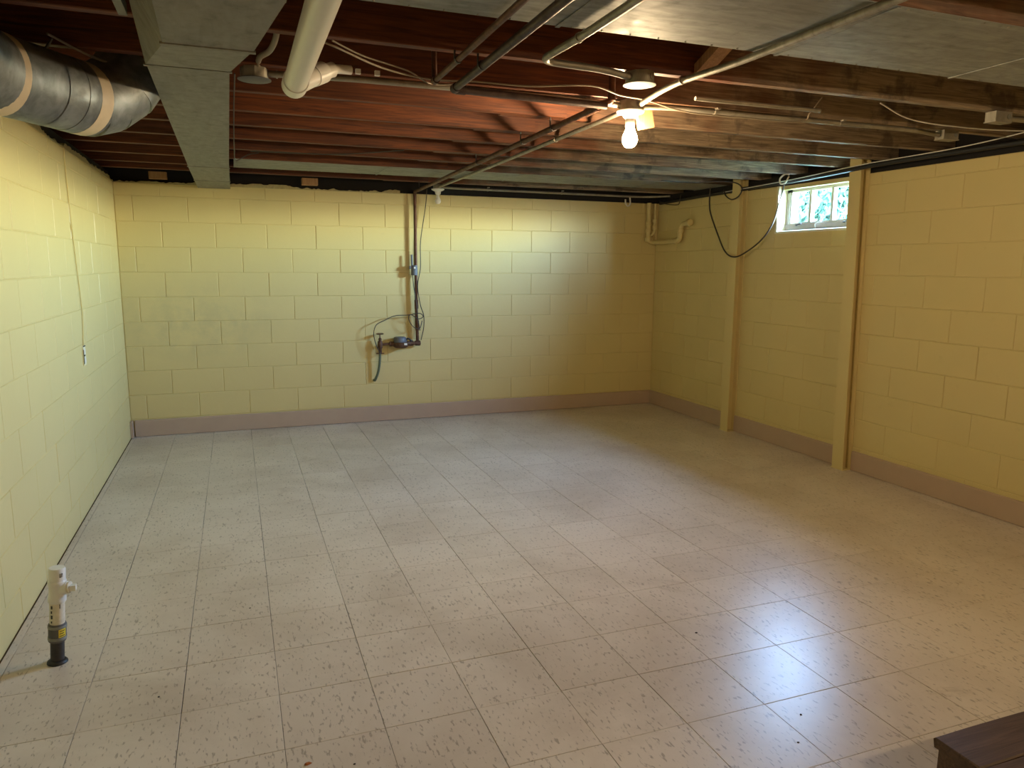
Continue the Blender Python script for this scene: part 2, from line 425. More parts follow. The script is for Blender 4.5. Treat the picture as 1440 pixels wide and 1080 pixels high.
# ------------------------------------------------------------------ ceiling: deck, sill plates, joists
ceiling = struct(MB().box((-.2, YF-.2, ZJ+.195), (RW+.2, .2, ZJ+.26)).build('ceiling', 'deck'))
x = -.18             # deck boards, laid across the joists
while x < RW+.18:
    MB().box((x+.002, YF, ZJ+.183), (x+.138, .19, ZJ+.197)).build('deck_board', 'deck', ceiling); x += .14
MB().box((-.2, .03, ZT), (RW+.2, .2, ZJ)).build('sill_plate', 'sill', ceiling)
MB().box((-.2, .03, ZJ), (RW+.2, .2, ZJ+.2)).build('rim_board', 'sill', ceiling)
MB().box((-.2, YF-.2, ZT), (RW+.2, YF-.05, ZJ+.2)).build('rim_board', 'sill', ceiling)
MB().box((-.2, YF-.2, ZT), (-.03, .2, ZJ)).build('sill_plate', 'sill', ceiling)
MB().box((-.2, YF-.2, ZJ), (-.14, .2, ZJ+.2)).build('rim_board', 'sill', ceiling)
MB().box((RW+.02, YF-.2, ZT), (RW+.2, .2, ZJ)).build('sill_plate', 'sill', ceiling)
MB().box((RW+.13, YF-.2, ZJ), (RW+.2, .2, ZJ+.2)).build('rim_board', 'sill', ceiling)
JY = [-5.05, -4.58, -4.18, -3.745, -3.28, -2.86, -2.47, -2.02, -1.60, -1.15, -.70, -.31]
def joist(x0, x1, yc, z0=ZJ, h=.185):
    a, b = yc-.02, yc+.02; e = .003
    sec = [(a+e, z0), (b-e, z0), (b, z0+e), (b, z0+h), (a, z0+h), (a, z0+e)]
    n = len(sec)
    vs = [(x0, p, q) for p, q in sec]+[(x1, p, q) for p, q in sec]
    fs = [tuple(range(n-1, -1, -1)), tuple(range(n, 2*n))]+[(i, (i+1) % n, n+(i+1) % n, n+i) for i in range(n)]
    MB().add(vs, fs).build('joist', 'joist', ceiling)
for i, jy in enumerate(JY):
    if jy < -3.5: joist(-.13, RW+.12, jy)
    else:
        joist(-.13, 2.47+random.uniform(-.05, .06), jy-.003); joist(2.1, RW+.12, jy+.0375)
yy = -5.46
while yy > -9.8: joist(-.13, RW+.12, yy); yy -= .4064
# loose wooden blocks nailed to the ceiling framing
MB().box((2.585, -3.722, 2.045), (2.66, -3.70, 2.16), (0, math.radians(-12), 0)).build('nailer_block', 'blockwood', ceiling)
MB().box((.27, -.10, 2.10), (.40, -.05, 2.155)).build('nailer_block', 'blockwood', ceiling)
MB().box((1.44, -.14, 2.10), (1.57, -.06, 2.155)).build('nailer_block', 'blockwood', ceiling)
MB().hexa([(2.545, -4.205, 2.155), (2.605, -4.205, 2.155), (2.605, -4.555, 2.30), (2.545, -4.555, 2.30)], [(2.545, -4.205, 2.195), (2.605, -4.205, 2.195), (2.605, -4.555, 2.335), (2.545, -4.555, 2.335)]).build('bridging_strut', 'blockwood', ceiling)

# ------------------------------------------------------------------ baseboards
def board(name, a, b, rounded='top'):
    return struct(MB().box(a, b).build(name, 'base'))
def base_x(name, x0, x1):   # along the back wall
    pr = [(0, .003), (-.018, .003), (-.018, .132), (-.012, .14), (0, .14)]
    vs = [(x0, y, z) for y, z in pr]+[(x1, y, z) for y, z in pr]; n = 5
    return struct(MB().add(vs, [tuple(range(n)), tuple(range(2*n-1, n-1, -1))]+[(i, n+i, n+(i+1) % n, (i+1) % n) for i in range(n)]).build(name, 'base'))
def base_y(name, y0, y1, xw, s):
    pr = [(0, .003), (s*.018, .003), (s*.018, .132), (s*.012, .14), (0, .14)]
    vs = [(xw+x, y0, z) for x, z in pr]+[(xw+x, y1, z) for x, z in pr]; n = 5
    fs = [tuple(range(n)), tuple(range(2*n-1, n-1, -1))]+[(i, n+i, n+(i+1) % n, (i+1) % n) for i in range(n)]
    return struct(MB().add(vs, fs).build(name, 'base'))
base_x('baseboard_back', .03, RW)
base_y('baseboard_left', -.075, 0, .001, 1)
base_y('baseboard_right', -1.345, -.018, RW, -1); base_y('baseboard_right', -2.67, -1.445, RW, -1); base_y('baseboard_right', -9.9, -2.785, RW, -1)

# ------------------------------------------------------------------ steel wall braces (I section, painted)
def ibeam(yc, tilt, label):
    t = thing('wall_brace_post', (4.925, yc, 0), label, 'post')
    H = 2.2; hw = .05
    def seg(name, x0, x1, y0, y1):
        lo = [(x0, y0, 0), (x1, y0, 0), (x1, y1, 0), (x0, y1, 0)]; hi = [(a, b+tilt, H) for a, b, _ in lo]
        MB().hexa(lo, hi).build(name, 'paint_plain', t)
    seg('flange', RW-.085, RW-.076, yc-hw, yc+hw); seg('flange', RW-.010, RW-.0015, yc-hw, yc+hw); seg('web', RW-.077, RW-.009, yc-.004, yc+.004)
    lo_z = 0
    MB().box((RW-.09, yc-.056, 0), (RW-.0005, yc+.056, .006)).build('base_plate', 'paint_plain', t)
    return t
ibeam(-1.395, .0, 'yellow painted steel post on the right wall between corner pipes and window')
ibeam(-2.727, .045, 'yellow painted steel post on the right wall covering one edge of the window')

# ------------------------------------------------------------------ window
win = bpy.data.objects.new('window_1', None); COL.objects.link(win); win.location = (5.05, -2.215, WZ0); struct(win)
def wpart(name, a, b, mat): return MB().box(a, b).build(name, mat, win)
XF = 5.055
# plastered reveal and sloped sill
MB().hexa([(RW-.004, WY0, WZ0-.012), (XF+.11, WY0, WZ0-.012), (XF+.11, WY1, WZ0-.012), (RW-.004, WY1, WZ0-.012)], [(RW-.004, WY0, WZ0+.006), (XF+.11, WY0, WZ0+.03), (XF+.11, WY1, WZ0+.03), (RW-.004, WY1, WZ0+.006)]).build('window_sill', 'sillp', win)
wpart('jamb', (RW-.002, WY1-.02, WZ0), (XF+.11, WY1+.002, WZ1), 'sillp'); wpart('jamb', (RW-.002, WY0-.002, WZ0), (XF+.11, WY0+.02, WZ1), 'sillp')
wpart('head', (RW+.02, WY0, WZ1-.03), (XF+.11, WY1, WZ1), 'paint_plain')
z0, z1 = WZ0+.018, WZ1-.03
brl = wpart('bottom_rail', (XF-.012, WY0+.02, z0), (XF+.03, WY1-.02, z0+.042), 'rail')
wpart('frame_stile', (XF, WY1-.075, z0), (XF+.03, WY1-.02, z1), 'frame'); wpart('frame_stile', (XF, WY0+.02, z0), (XF+.03, WY0+.075, z1), 'frame')
wpart('frame_rail', (XF, WY0+.02, z1-.022), (XF+.03, WY1-.02, z1), 'frame'); wpart('frame_rail', (XF+.001, WY0+.02, z0+.042), (XF+.029, WY1-.02, z0+.056), 'frame')
wpart('frame_bead', (XF-.006, WY1-.058, z0+.043), (XF+.001, WY1-.05, z1-.02), 'frame')
pan = [(-1.885, -2.075), (-2.105, -2.30), (-2.33, -2.545)]
for ym in (-2.09, -2.315):
    wpart('mullion', (XF-.002, ym-.014, z0+.055), (XF+.029, ym+.014, z1-.021), 'frame')
for a, b in pan:
    wpart('window_pane', (XF+.014, b, z0+.055), (XF+.017, a, z1-.021), 'glass')
for yl in (-1.97, -2.46):
    l = MB().tube(rnd([(XF-.012, yl, z0+.032), (XF-.03, yl, z0+.034), (XF-.032, yl-.065, z0+.042)], .01), .005, 8).build('window_latch', 'black', brl)
MB().tube(spline([(XF-.02, -2.18, z0+.005), (XF-.035, -2.19, z0+.03), (XF-.03, -2.215, z0+.055), (XF-.02, -2.235, z0+.05)]), .004, 6).build('window_hook', 'wirew', win)

# ------------------------------------------------------------------ outside
struct(MB().box((RW+.2, -16, 1.45), (40, 14, 1.56)).build('ground', 'lawn'))
def shrub(x, y, h, w, label, n):
    t = thing('shrub', (x, y, 1.56), label, 'shrub')
    mb = MB()
    for i in range(n):
        a = random.uniform(0, 6.283); zz = random.random(); r = w*math.sqrt(random.random())*(1-.55*zz**2)
        c = Vector((x+r*math.cos(a), y+r*math.sin(a), 1.6+zz*h)); s = random.uniform(.045, .08)
        R = Euler((random.uniform(0, 3), random.uniform(0, 3), random.uniform(0, 6))).to_matrix()
        vs = [c+R@Vector(q)*s for q in ((-1.3, 0, 0), (-.2, .6, .1), (1.3, 0, 0), (-.2, -.6, .1))]
        mb.add(vs, [(0, 1, 2, 3)])
    f = mb.build('foliage', 'leaf', t); f['kind'] = 'stuff'
    st = MB()
    for k in range(6):
        a = k*1.05; st.tube([(x+.05*math.cos(a), y+.05*math.sin(a), 1.55), (x+w*.5*math.cos(a), y+w*.5*math.sin(a), 1.56+h*.8)], [.02, .006], 6)
    st.build('stem', 'oldwood', t)
shrub(9.6, .6, 1.15, 1.1, 'leafy green shrub outside the basement window, beside the taller one', 6000)
shrub(10.6, 3.9, 1.6, 1.75, 'tall leafy green shrub outside the basement window', 14000)
shrub(13.6, 8.0, 2.1, 2.3, 'broad green shrub farthest from the basement window', 16000)

# ------------------------------------------------------------------ trunk duct (rectangular)
t = thing('rectangular_duct', (.75, -2.2, 2.05), 'flat grey sheet metal trunk duct running under the joists to the back wall', 'duct')
zb = 2.05; zt_ = ZJ-.003
MB().box((.622, -1.45, zb), (.87, -.012, zt_)).build('duct_section', 'duct', t)
MB().hexa([(.640, -4.04, zb), (.884, -4.04, zb), (.868, -1.452, zb), (.624, -1.452, zb)], [(.640, -4.04, zt_), (.884, -4.04, zt_), (.868, -1.452, zt_), (.624, -1.452, zt_)]).build('duct_section', 'duct', t)
MB().hexa([(.722, -4.52, 1.995), (.942, -4.53, 1.995), (.886, -4.045, zb-.001), (.638, -4.045, zb-.001)], [(.64, -4.52, zt_), (.99, -4.53, zt_), (.886, -4.045, zt_), (.638, -4.045, zt_)]).build('duct_transition', 'duct', t)
MB().hexa([(.730, -4.95, 1.995), (1.0, -4.95, 1.995), (.944, -4.531, 1.994), (.722, -4.521, 1.994)], [(.65, -4.95, zt_), (1.03, -4.95, zt_), (.992, -4.531, zt_), (.638, -4.521, zt_)]).build('duct_section', 'duct', t)
MB().hexa([(.735, -6.4, 1.995), (1.01, -6.4, 1.995), (1.001, -4.951, 1.994), (.729, -4.951, 1.994)], [(.66, -6.4, zt_), (1.03, -6.4, zt_), (1.03, -4.951, zt_), (.65, -4.951, zt_)]).build('duct_section', 'duct', t)
for ys, x0, x1, zz in ((-1.451, .618, .874, zb), (-4.043, .632, .892, zb), (-4.525, .715, .950, 1.995), (-.60, .618, .874, zb)):
    MB().box((x0, ys-.009, zz-.004), (x1, ys+.009, zz+.002)).build('drive_cleat', 'duct', t)
MB().box((.600, -6.2, 2.115), (.622, -4.3, 2.149)).build('side_strip', 'duct', t)

# ------------------------------------------------------------------ round duct
t = thing('round_duct', (.3, -3.8, 1.9), 'round galvanized duct with beige tape bands running in beside the left wall', 'duct')
A = Vector((.15, -4.02, 2.0)); B = Vector((.42, -3.60, 1.998)); dr = (B-A).normalized(); Rr = .122
A = A-dr*.9
A.x = max(A.x, .14)
P0 = Vector((.10, -5.4, 2.02)); P1 = Vector((.19, -4.05, 2.0))
path = []
MB().tube([(.147, -6.0, 2.02), (.147, -4.35, 2.015), (.20, -4.0, 2.0), (.37, -3.72, 2.0)], Rr, 36).build('duct_pipe', 'rduct', t)
e0 = Vector((.37, -3.72, 2.0)); d0 = (Vector((.37, -3.72, 2))-Vector((.20, -4.0, 2))).normalized()
pts = [e0-d0*.05, e0+d0*.07]; d = d0.copy(); c = pts[-1]
for k, ang in enumerate((24, 24, 24)):
    d = Matrix.Rotation(math.radians(-ang*.35), 3, 'Z')@d
    ax = d.cross(Vector((0, 0, 1))).normalized(); d = Matrix.Rotation(math.radians(ang*.75), 3, ax)@d
    c2 = c+d*.085
    MB().tube([c-d*.012, c2], Rr*(1.0 if k % 2 else 1.012), 36).build('elbow_gore', 'rduct', t)
    c = c2
MB().tube(pts, Rr*1.012, 36).build('duct_collar', 'rduct', t)
def band(p, q, w=.045):
    p = Vector(p); q = Vector(q); n_ = (q-p).normalized()
    MB().tube([p-n_*w/2, p+n_*w/2], Rr+.0025, 36, False).build('tape_band', 'tape', t)
band((.205, -3.99, 2.0), (.37, -3.72, 2.0), .055); band((.385, -3.695, 2.0), (.385+d0.x*.1, -3.695+d0.y*.1, 2.0), .055)
MB().tube([Vector((.30, -3.835, 2.0))-d0*.003, Vector((.30, -3.835, 2.0))+d0*.003], Rr+.002, 36, False).build('seam_ring', 'rduct', t)
MB().box((.33, -3.86, 2.10), (.335, -3.80, 2.149), (0, .5, .4)).build('hanger_strap', 'galv', t)

# ------------------------------------------------------------------ sheet metal panning under joist bays
def sheets(edges, y0, y1, labels, group):
    for a, b, label in zip(edges[:-1], edges[1:], labels):
        o = thing('sheet_metal_panel', ((a+b)/2, (y0+y1)/2, ZJ-.002), label, 'metal sheet', group)
        mb = MB(); nx, ny = 10, 5; vs = []; 
        for i in range(nx+1):
            for j in range(ny+1):
                u, v = i/nx, j/ny; sag = -.006*math.sin(math.pi*v)*(.6+.4*math.sin(9*u+a*3))
                vs.append((a+.001+(b-a-.002)*u, y0+(y1-y0)*v, ZJ-.002+sag))
        fs = [(i*(ny+1)+j, i*(ny+1)+j+1, (i+1)*(ny+1)+j+1, (i+1)*(ny+1)+j) for i in range(nx) for j in range(ny)]
        n0 = len(vs); vs += [(x, y, z+.0018) for x, y, z in vs]; fs += [tuple(n0+q for q in f[::-1]) for f in fs]
        rim = [i*(ny+1) for i in range(nx+1)]+[nx*(ny+1)+j for j in range(1, ny+1)]+[i*(ny+1)+ny for i in range(nx-1, -1, -1)]+[j for j in range(ny-1, 0, -1)]
        fs += [(rim[k], rim[(k+1) % len(rim)], n0+rim[(k+1) % len(rim)], n0+rim[k]) for k in range(len(rim))]
        mb.add(vs, fs, True).build('sheet', 'galv', o)
        nb = MB()
        k = a+.04
        while k < b-.01:
            for yy_ in (y0+.012, y1-.012): nb.lathe([(.0035, 0), (.003, -.003), (0, -.0035)], 6, (k, yy_, ZJ-.002))
            k += .1
        nb.build('nail_heads', 'box', o)['kind'] = 'stuff'
        MB().box((b-.012, y0, ZJ-.007), (b+.002, y1, ZJ-.0045)).build('seam_lip', 'galv', o)
sheets([1.02, 1.82, 2.63, 3.44, 4.25, 4.95], -5.07, -4.565, ('galvanized sheet under the joists crossed by the copper and dark water pipes', 'galvanized sheet under the joists between the two long conduits by the lamp', 'galvanized sheet under the joists just past the conduit to the lit lamp', 'galvanized sheet above the stained joist, second before the right wall', 'galvanized sheet under the joists meeting the right wall'), 'sheets under the joist bay before the lamp')
sheets([.90, 1.97, 3.04, 4.28, 4.95], -1.17, -.68, ('galvanized sheet near the back wall butting against the flat duct', 'galvanized sheet near the back wall crossed by pipe and conduit', 'galvanized sheet near the back wall between conduit and far yellow post', 'short galvanized sheet in the back corner above the painted pipes'), 'sheets under the joist bay by the back wall')

# ------------------------------------------------------------------ white drain pipe
t = thing('drain_pipe', (1.085, -5, 2.03), 'thick white plastic drain pipe hanging under joists beside the flat duct', 'pipe')
MB().tube([(1.088, -6.7, 2.035), (1.088, -4.06, 2.03)], .038, 28).build('pipe', 'pvc', t)
e = MB().tube([(1.088, -4.10, 2.03), (1.088, -4.02, 2.03), (1.089, -4.005, 2.03), (1.09, -3.998, 2.03)], [.042, .042, .038, .03], 28).build('elbow_hub', 'pvc', t)
MB().tube([(1.097, -4.045, 2.035), (1.165, -3.955, 2.085)], [.036, .033], 24).build('branch', 'pvc', t)
MB().tube([(1.155, -3.968, 2.078), (1.195, -3.925, 2.105)], .036, 24).build('branch_collar', 'pvc', t)
MB().tube(spline([(1.19, -3.93, 2.10), (1.24, -3.9, 2.125), (1.30, -3.88, 2.132)]), [.026]*8+[.016]*9, 16).build('branch_tail', 'pvc', t)
for xx in (1.315, 1.385): MB().box((xx, -3.90, 2.118), (xx+.018, -3.885, 2.135)).build('pipe_clip', 'pvc', t)

# ------------------------------------------------------------------ boxes and lamps
def octa(t, c, r, h, mat='box', name='box_body'):
    return MB().lathe([(r*.97, 0), (r, .003), (r, h-.001), (r*.98, h)], 8, c).build(name, mat, t)
def knock(t, c, d):
    MB().lathe([(.011, -.001), (.011, .0015), (.009, .002)], 14, c, d).build('knockout', 'box', t)
# lit lamp
LX, LY = 2.53, -3.75
t = thing('ceiling_lamp', (LX, LY, ZJ), 'lit bare bulb in a keyless holder under a metal junction box', 'lamp')
bxo = lit_box = octa(t, (LX, LY, 2.106), .052, .044)
hol = MB().lathe([(.022, -.032), (.030, -.024), (.036, -.012), (.058, -.007), (.061, -.002), (.060, .002)], 28, (LX, LY, 2.106)).build('lamp_holder', 'white', t)
MB().lathe([(.019, -.026), (.0215, -.02), (.0215, .022), (.019, .026)], 20, (LX, LY, 2.062)).build('socket', 'white', hol)
prof = [(0, -.062), (.012, -.0605), (.022, -.055), (.030, -.044), (.0335, -.03), (.032, -.016), (.026, 0), (.018, .018), (.0145, .03), (.0135, .04)]
MB().lathe(prof, 20, (LX+.001, LY, 2.014)).build('bulb', 'bulb', t)
for a in (0, 2.1, 4.4): knock(lit_box, (LX+.0505*math.cos(a), LY+.0505*math.sin(a), 2.128), (math.cos(a), math.sin(a), 0))
# second lamp in the part of the basement behind
L2 = (3.9, -7.3)
t = thing('ceiling_lamp', (L2[0], L2[1], ZJ), 'lit bare bulb under the joists behind the wooden platform', 'lamp')
bxo = octa(t, (L2[0], L2[1], 2.106), .052, .044)
hol = MB().lathe([(.022, -.032), (.030, -.024), (.036, -.012), (.058, -.007), (.061, -.002), (.060, .002)], 28, (L2[0], L2[1], 2.106)).build('lamp_holder', 'white', t)
MB().lathe([(.019, -.026), (.0215, -.02), (.0215, .022), (.019, .026)], 20, (L2[0], L2[1], 2.062)).build('socket', 'white', hol)
MB().lathe(prof, 20, (L2[0], L2[1], 2.012)).build('bulb', 'bulb2', t)
# unlit lamp by the back wall
BX, BY = 2.615, -.14
t = thing('ceiling_lamp', (BX, BY, ZJ), 'unlit white bulb in a white porcelain holder above the water meter', 'lamp')
octa(t, (BX, BY, 2.112), .045, .04)
MB().lathe([(.018, -.05), (.024, -.044), (.028, -.022), (.05, -.012), (.058, -.006), (.058, .0)], 28, (BX, BY, 2.112)).build('lamp_holder', 'white', t)
MB().lathe([(0, -.098), (.012, -.096), (.022, -.088), (.027, -.074), (.025, -.06), (.018, -.045), (.014, -.035), (.013, -.01)], 20, (BX, BY, 2.078)).build('bulb', 'white', t)
# round box beside the lamp
t = thing('junction_box', (2.325, -4.18, ZJ), 'round metal junction box with blank cover beside the lit lamp', 'junction box')
bxo = octa(t, (2.325, -4.18, 2.108), .055, .042)
MB().lathe([(.056, 0), (.061, .001), (.061, .004)], 28, (2.325, -4.18, 2.1035)).build('cover', 'galv', t)
for a in (5.2, 3.9): knock(bxo, (2.325+.0525*math.cos(a), -4.18+.0525*math.sin(a), 2.13), (math.cos(a), math.sin(a), 0))
# box beside the trunk duct
t = thing('junction_box', (.972, -3.70, ZJ), 'round metal junction box with dark cover beside the flat duct', 'junction box')
octa(t, (.972, -3.70, 2.112), .05, .038)
MB().lathe([(.057, 0), (.060, .001), (.060, .004)], 28, (.972, -3.70, 2.107)).build('cover', 'rubber', t)
MB().lathe([(.012, 0), (.012, .03), (.015, .03), (.015, .036)], 12, (1.02, -3.70, 2.135), (1, 0, 0)).build('connector', 'emt', t)
# rectangular boxes near the right wall
def rbox(c, label, rz=0):
    t = thing('outlet_box', (c[0], c[1], ZJ), label, 'junction box'); x_, y_, z_ = c
    bb = MB().box((x_-.052, y_-.027, z_-.02), (x_+.052, y_+.027, z_+.024)).build('box_body', 'box', t)
    cv = MB().box((x_-.055, y_-.03, z_-.024), (x_+.055, y_+.03, z_-.02)).build('cover', 'box', t)
    MB().lathe([(.012, 0), (.012, .002)], 14, (x_+.03, y_-.029, z_+.002), (0, -1, 0)).build('knockout', 'galv', bb)
    MB().lathe([(.004, 0), (.004, .003)], 8, (x_+.03, y_, z_-.026)).build('screw', 'galv', cv)
rbox((4.42, -3.755, 2.126), 'small rectangular metal box at the end of the conduit from the lit lamp')
rbox((4.22, -4.185, 2.126), 'small rectangular metal box under the joist nearest the sheet metal')

# ------------------------------------------------------------------ conduits
def conduit(pts, label, r=.0115, straps=(), mat='emt', bend=.12, name='conduit', cat='conduit'):
    t = thing(name, pts[0], label, cat)
    MB().tube(rnd(pts, bend), r, 14).build('tube', mat, t)
    for (c, ax) in straps:
        c = Vector(c); ax = Vector(ax)
        stp = MB().tube([c-ax*.006, c+ax*.006], r+.003, 14).build('strap', 'emt', t)
        side = ax.cross(Vector((0, 0, 1))).normalized(); q = c+side*(r+.012)
        MB().box((q.x-.01, q.y-.01, ZJ-.006), (q.x+.01, q.y+.01, ZJ)).build('strap_tab', 'emt', stp)
    return t
zc = 2.1385
conduit([(1.04, -3.70, 2.135), (1.3, -3.725, zc), (2.2, -3.74, zc), (2.485, -3.745, 2.128)], 'metal conduit along the joist from the duct-side junction box to the lit lamp', straps=(((1.75, -3.733, zc), (1, 0, 0)),))
conduit([(2.58, -3.75, 2.128), (2.72, -3.74, zc), (2.9, -3.75, zc), (4.20, -3.755, zc), (4.36, -3.755, 2.126)], 'metal conduit along the joist from the lit lamp towards the right wall', straps=(((2.97, -3.75, zc), (1, 0, 0)), ((3.7, -3.753, zc), (1, 0, 0))))
conduit([(2.55, -3.795, 2.128), (2.525, -4.0, zc), (2.51, -4.17, zc), (2.52, -4.5, zc-.012), (2.524, -5.1, zc-.012), (2.53, -6.6, zc-.012)], 'metal conduit from the lit lamp crossing under the galvanized sheets', straps=(((2.51, -4.18, zc), (0, 1, 0)),), r=.0125)
conduit([(2.28, -4.19, 2.128), (2.15, -4.21, zc), (1.90, -4.23, zc), (1.897, -4.6, zc-.012), (1.89, -6.6, zc-.012)], 'bent metal conduit from the blank round junction box under the galvanized sheets', straps=(((1.897, -4.55, zc-.011), (0, 1, 0)),), bend=.07, r=.0125)
conduit([(2.54, -3.70, 2.124), (2.558, -3.5, 2.126), (2.58, -2.7, 2.128), (2.607, -1.47, 2.128), (2.612, -.6, 2.128), (2.614, -.18, 2.126)], 'metal conduit from the lit lamp back to the unlit lamp', straps=(((2.5765, -2.84, 2.1277), (0, 1, 0)), ((2.604, -1.6, 2.128), (0, 1, 0))))
conduit([(2.655, -.14, 2.128), (2.8, -.10, 2.128), (4.75, -.10, 2.125), (4.93, -.30, 2.125)], 'metal conduit along the top of the back wall beyond the unlit lamp', straps=(((3.1, -.10, 2.128), (1, 0, 0)), ((3.85, -.10, 2.127), (1, 0, 0))), r=.010)
conduit([(4.275, -4.185, 2.126), (4.6, -4.185, 2.13), (4.95, -4.185, 2.13)], 'short metal conduit from a rectangular box to the right wall')
o = MB().tube([(2.75, -3.915, 2.145), (3.42, -3.92, 2.145)], .009, 10).build('conduit', 'emt'); tag(o, 'thin capped metal conduit between joists behind the round blank box', 'conduit')

# ------------------------------------------------------------------ water pipes under the ceiling
def strapped(name, pts, r, mat, label, bend=.03, fittings=(), hang=()):
    t = thing(name, pts[0], label, 'pipe')
    MB().tube(rnd(pts, bend), r, 14).build('pipe', mat, t)
    for a, b in fittings: MB().tube([a, b], r+.0035, 14).build('fitting', mat, t)
    for c in hang:
        MB().tube([(c[0], c[1]-.006, c[2]), (c[0], c[1]+.006, c[2])], r+.003, 14).build('pipe_hook', 'iron', t)
        MB().box((c[0]-r-.005, c[1]-.005, c[2]), (c[0]-r-.001, c[1]+.005, ZJ)).build('pipe_hook', 'iron', t)
    return t
strapped('water_pipe', [(1.613, -6.6, 2.122), (1.613, -3.88, 2.122), (1.613, -3.872, 2.33)], .0105, 'copper', 'thin copper pipe under the joists that turns up between two joists', .02, [((1.613, -3.91, 2.122), (1.613, -3.875, 2.122))], ((1.613, -4.2, 2.122),))
strapped('water_pipe', [(1.70, -6.6, 2.115), (1.705, -3.825, 2.112), (2.385, -3.80, 2.108)], .0145, 'dkpipe', 'thick dark pipe under the joists that turns along the lamp conduit', .03, [((1.705, -3.87, 2.112), (1.705, -3.83, 2.112)), ((1.71, -3.825, 2.112), (1.75, -3.824, 2.112))], ((1.703, -4.19, 2.114),))
t = strapped('water_pipe', [(2.41, -3.80, 2.33), (2.41, -3.80, 2.125), (2.36, -3.79, 2.115), (2.36, -3.74, 2.105), (2.424, -.055, 2.088), (2.424, -.052, 1.0), (2.432, -.052, .724)], .0145, 'copper', 'copper pipe under the joists that drops down the back wall to the water meter', .025,
    [((2.41, -3.80, 2.16), (2.41, -3.80, 2.13)), ((2.362, -3.77, 2.108), (2.363, -3.66, 2.105)), ((2.424, -.052, 1.12), (2.426, -.052, 1.04)), ((2.4285, -.052, .93), (2.43, -.052, .84))],
    ((2.3755, -2.86, 2.101), (2.39, -2.02, 2.097), (2.4205, -.31, 2.0895), (2.368, -3.28, 2.103)))

# ------------------------------------------------------------------ water meter
t = thing('water_meter', (2.28, -.06, .72), 'bronze water meter with round shutoff valve on the back wall', 'water meter')
ym, zm = -.065, .722
MB().lathe([(.02, -.024), (.024, -.02), (.024, .02), (.02, .024)], 16, (2.432, ym+.01, zm), (1, 0, 0)).build('pipe_elbow', 'bronze', t)
MB().tube([(2.44, ym+.01, zm), (2.36, ym, zm)], .016, 12).build('coupling', 'bronze', t)
MB().tube([(2.385, ym, zm), (2.355, ym, zm)], .024, 8).build('union_nut', 'bronze', t)
MB().lathe([(.02, -.038), (.05, -.036), (.066, -.026), (.07, -.012), (.07, .012), (.064, .016)], 24, (2.268, ym-.012, zm)).build('meter_body', 'bronze', t)
MB().tube([(2.36, ym-.005, zm), (2.31, ym-.008, zm)], [.018, .03], 14).build('meter_neck', 'bronze', t)
MB().tube([(2.225, ym-.008, zm), (2.18, ym-.004, zm)], [.03, .018], 14).build('meter_neck', 'bronze', t)
reg = MB().lathe([(.058, .014), (.06, .018), (.056, .055), (.048, .064), (0, .066)], 24, (2.262, ym-.012, zm)).build('register', 'grey', t)
MB().box((2.285, ym-.087, zm-.006), (2.312, ym-.08, zm+.012)).build('label_plate', 'white', reg)
MB().tube(rnd([(2.31, ym-.02, zm+.02), (2.33, ym-.02, zm+.055), (2.372, ym-.01, zm+.02)], .02), .008, 10).build('bypass_arm', 'black', t)
MB().tube([(2.19, ym, zm), (2.165, ym, zm)], .023, 8).build('union_nut', 'bronze', t)
MB().tube([(2.17, ym, zm), (2.08, ym, zm)], .011, 12).build('nipple', 'bronze', t)
vb = MB().lathe([(.012, -.085), (.016, -.07), (.014, -.045), (.022, -.03), (.024, .0), (.021, .025), (.013, .035), (.015, .05), (.008, .058), (.005, .062), (.005, .095)], 16, (2.08, ym, zm)).build('valve_body', 'bronze', t)
MB().lathe([(.012, -.004), (.030, -.005), (.036, 0), (.030, .005), (.012, .004)], 20, (2.08, ym, zm+.095)).build('valve_handle', 'bronze', vb)
MB().box((2.045, ym-.008, zm-.088), (2.115, ym+.008, zm-.08)).build('valve_flange', 'bronze', vb)
MB().tube(spline([(2.078, ym, zm-.08), (2.074, ym+.004, zm-.16), (2.062, ym+.015, zm-.25), (2.035, ym+.035, zm-.33), (2.03, .01, zm-.335)]), .011, 10).build('supply_tube', 'green', t)
# grey module on the riser
t = thing('remote_module', (2.41, -.07, 1.4), 'grey plastic clamp module on the copper pipe above the water meter', 'meter module')
md = MB().lathe([(.026, 0), (.03, .004), (.03, .085), (.027, .09)], 18, (2.405, -.072, 1.345)).build('module_body', 'grey', t)
MB().box((2.36, -.085, 1.40), (2.385, -.06, 1.43)).build('clip', 'grey', t)
MB().tube([(2.385, -.07, 1.43), (2.383, -.07, 1.53)], .009, 10).build('antenna', 'grey', t)
MB().box((2.395, -.104, 1.405), (2.41, -.1, 1.42)).build('mark', 'white', md)
wire('meter_wire', [(2.39, -.07, 1.345), (2.395, -.08, 1.25), (2.415, -.08, 1.12), (2.43, -.085, .95), (2.45, -.08, .84)], .004, 'wiredark', 'dark thin wire from the grey clamp module down the riser')
wire('meter_wire', [(2.525, -.10, 2.11), (2.52, -.05, 1.95), (2.475, -.04, 1.65), (2.47, -.045, 1.42), (2.435, -.07, 1.25), (2.455, -.08, 1.08), (2.49, -.06, .98), (2.49, -.06, .87), (2.46, -.07, .75)], .004, 'wiredark', 'dark wire hanging from the unlit lamp box to the meter')
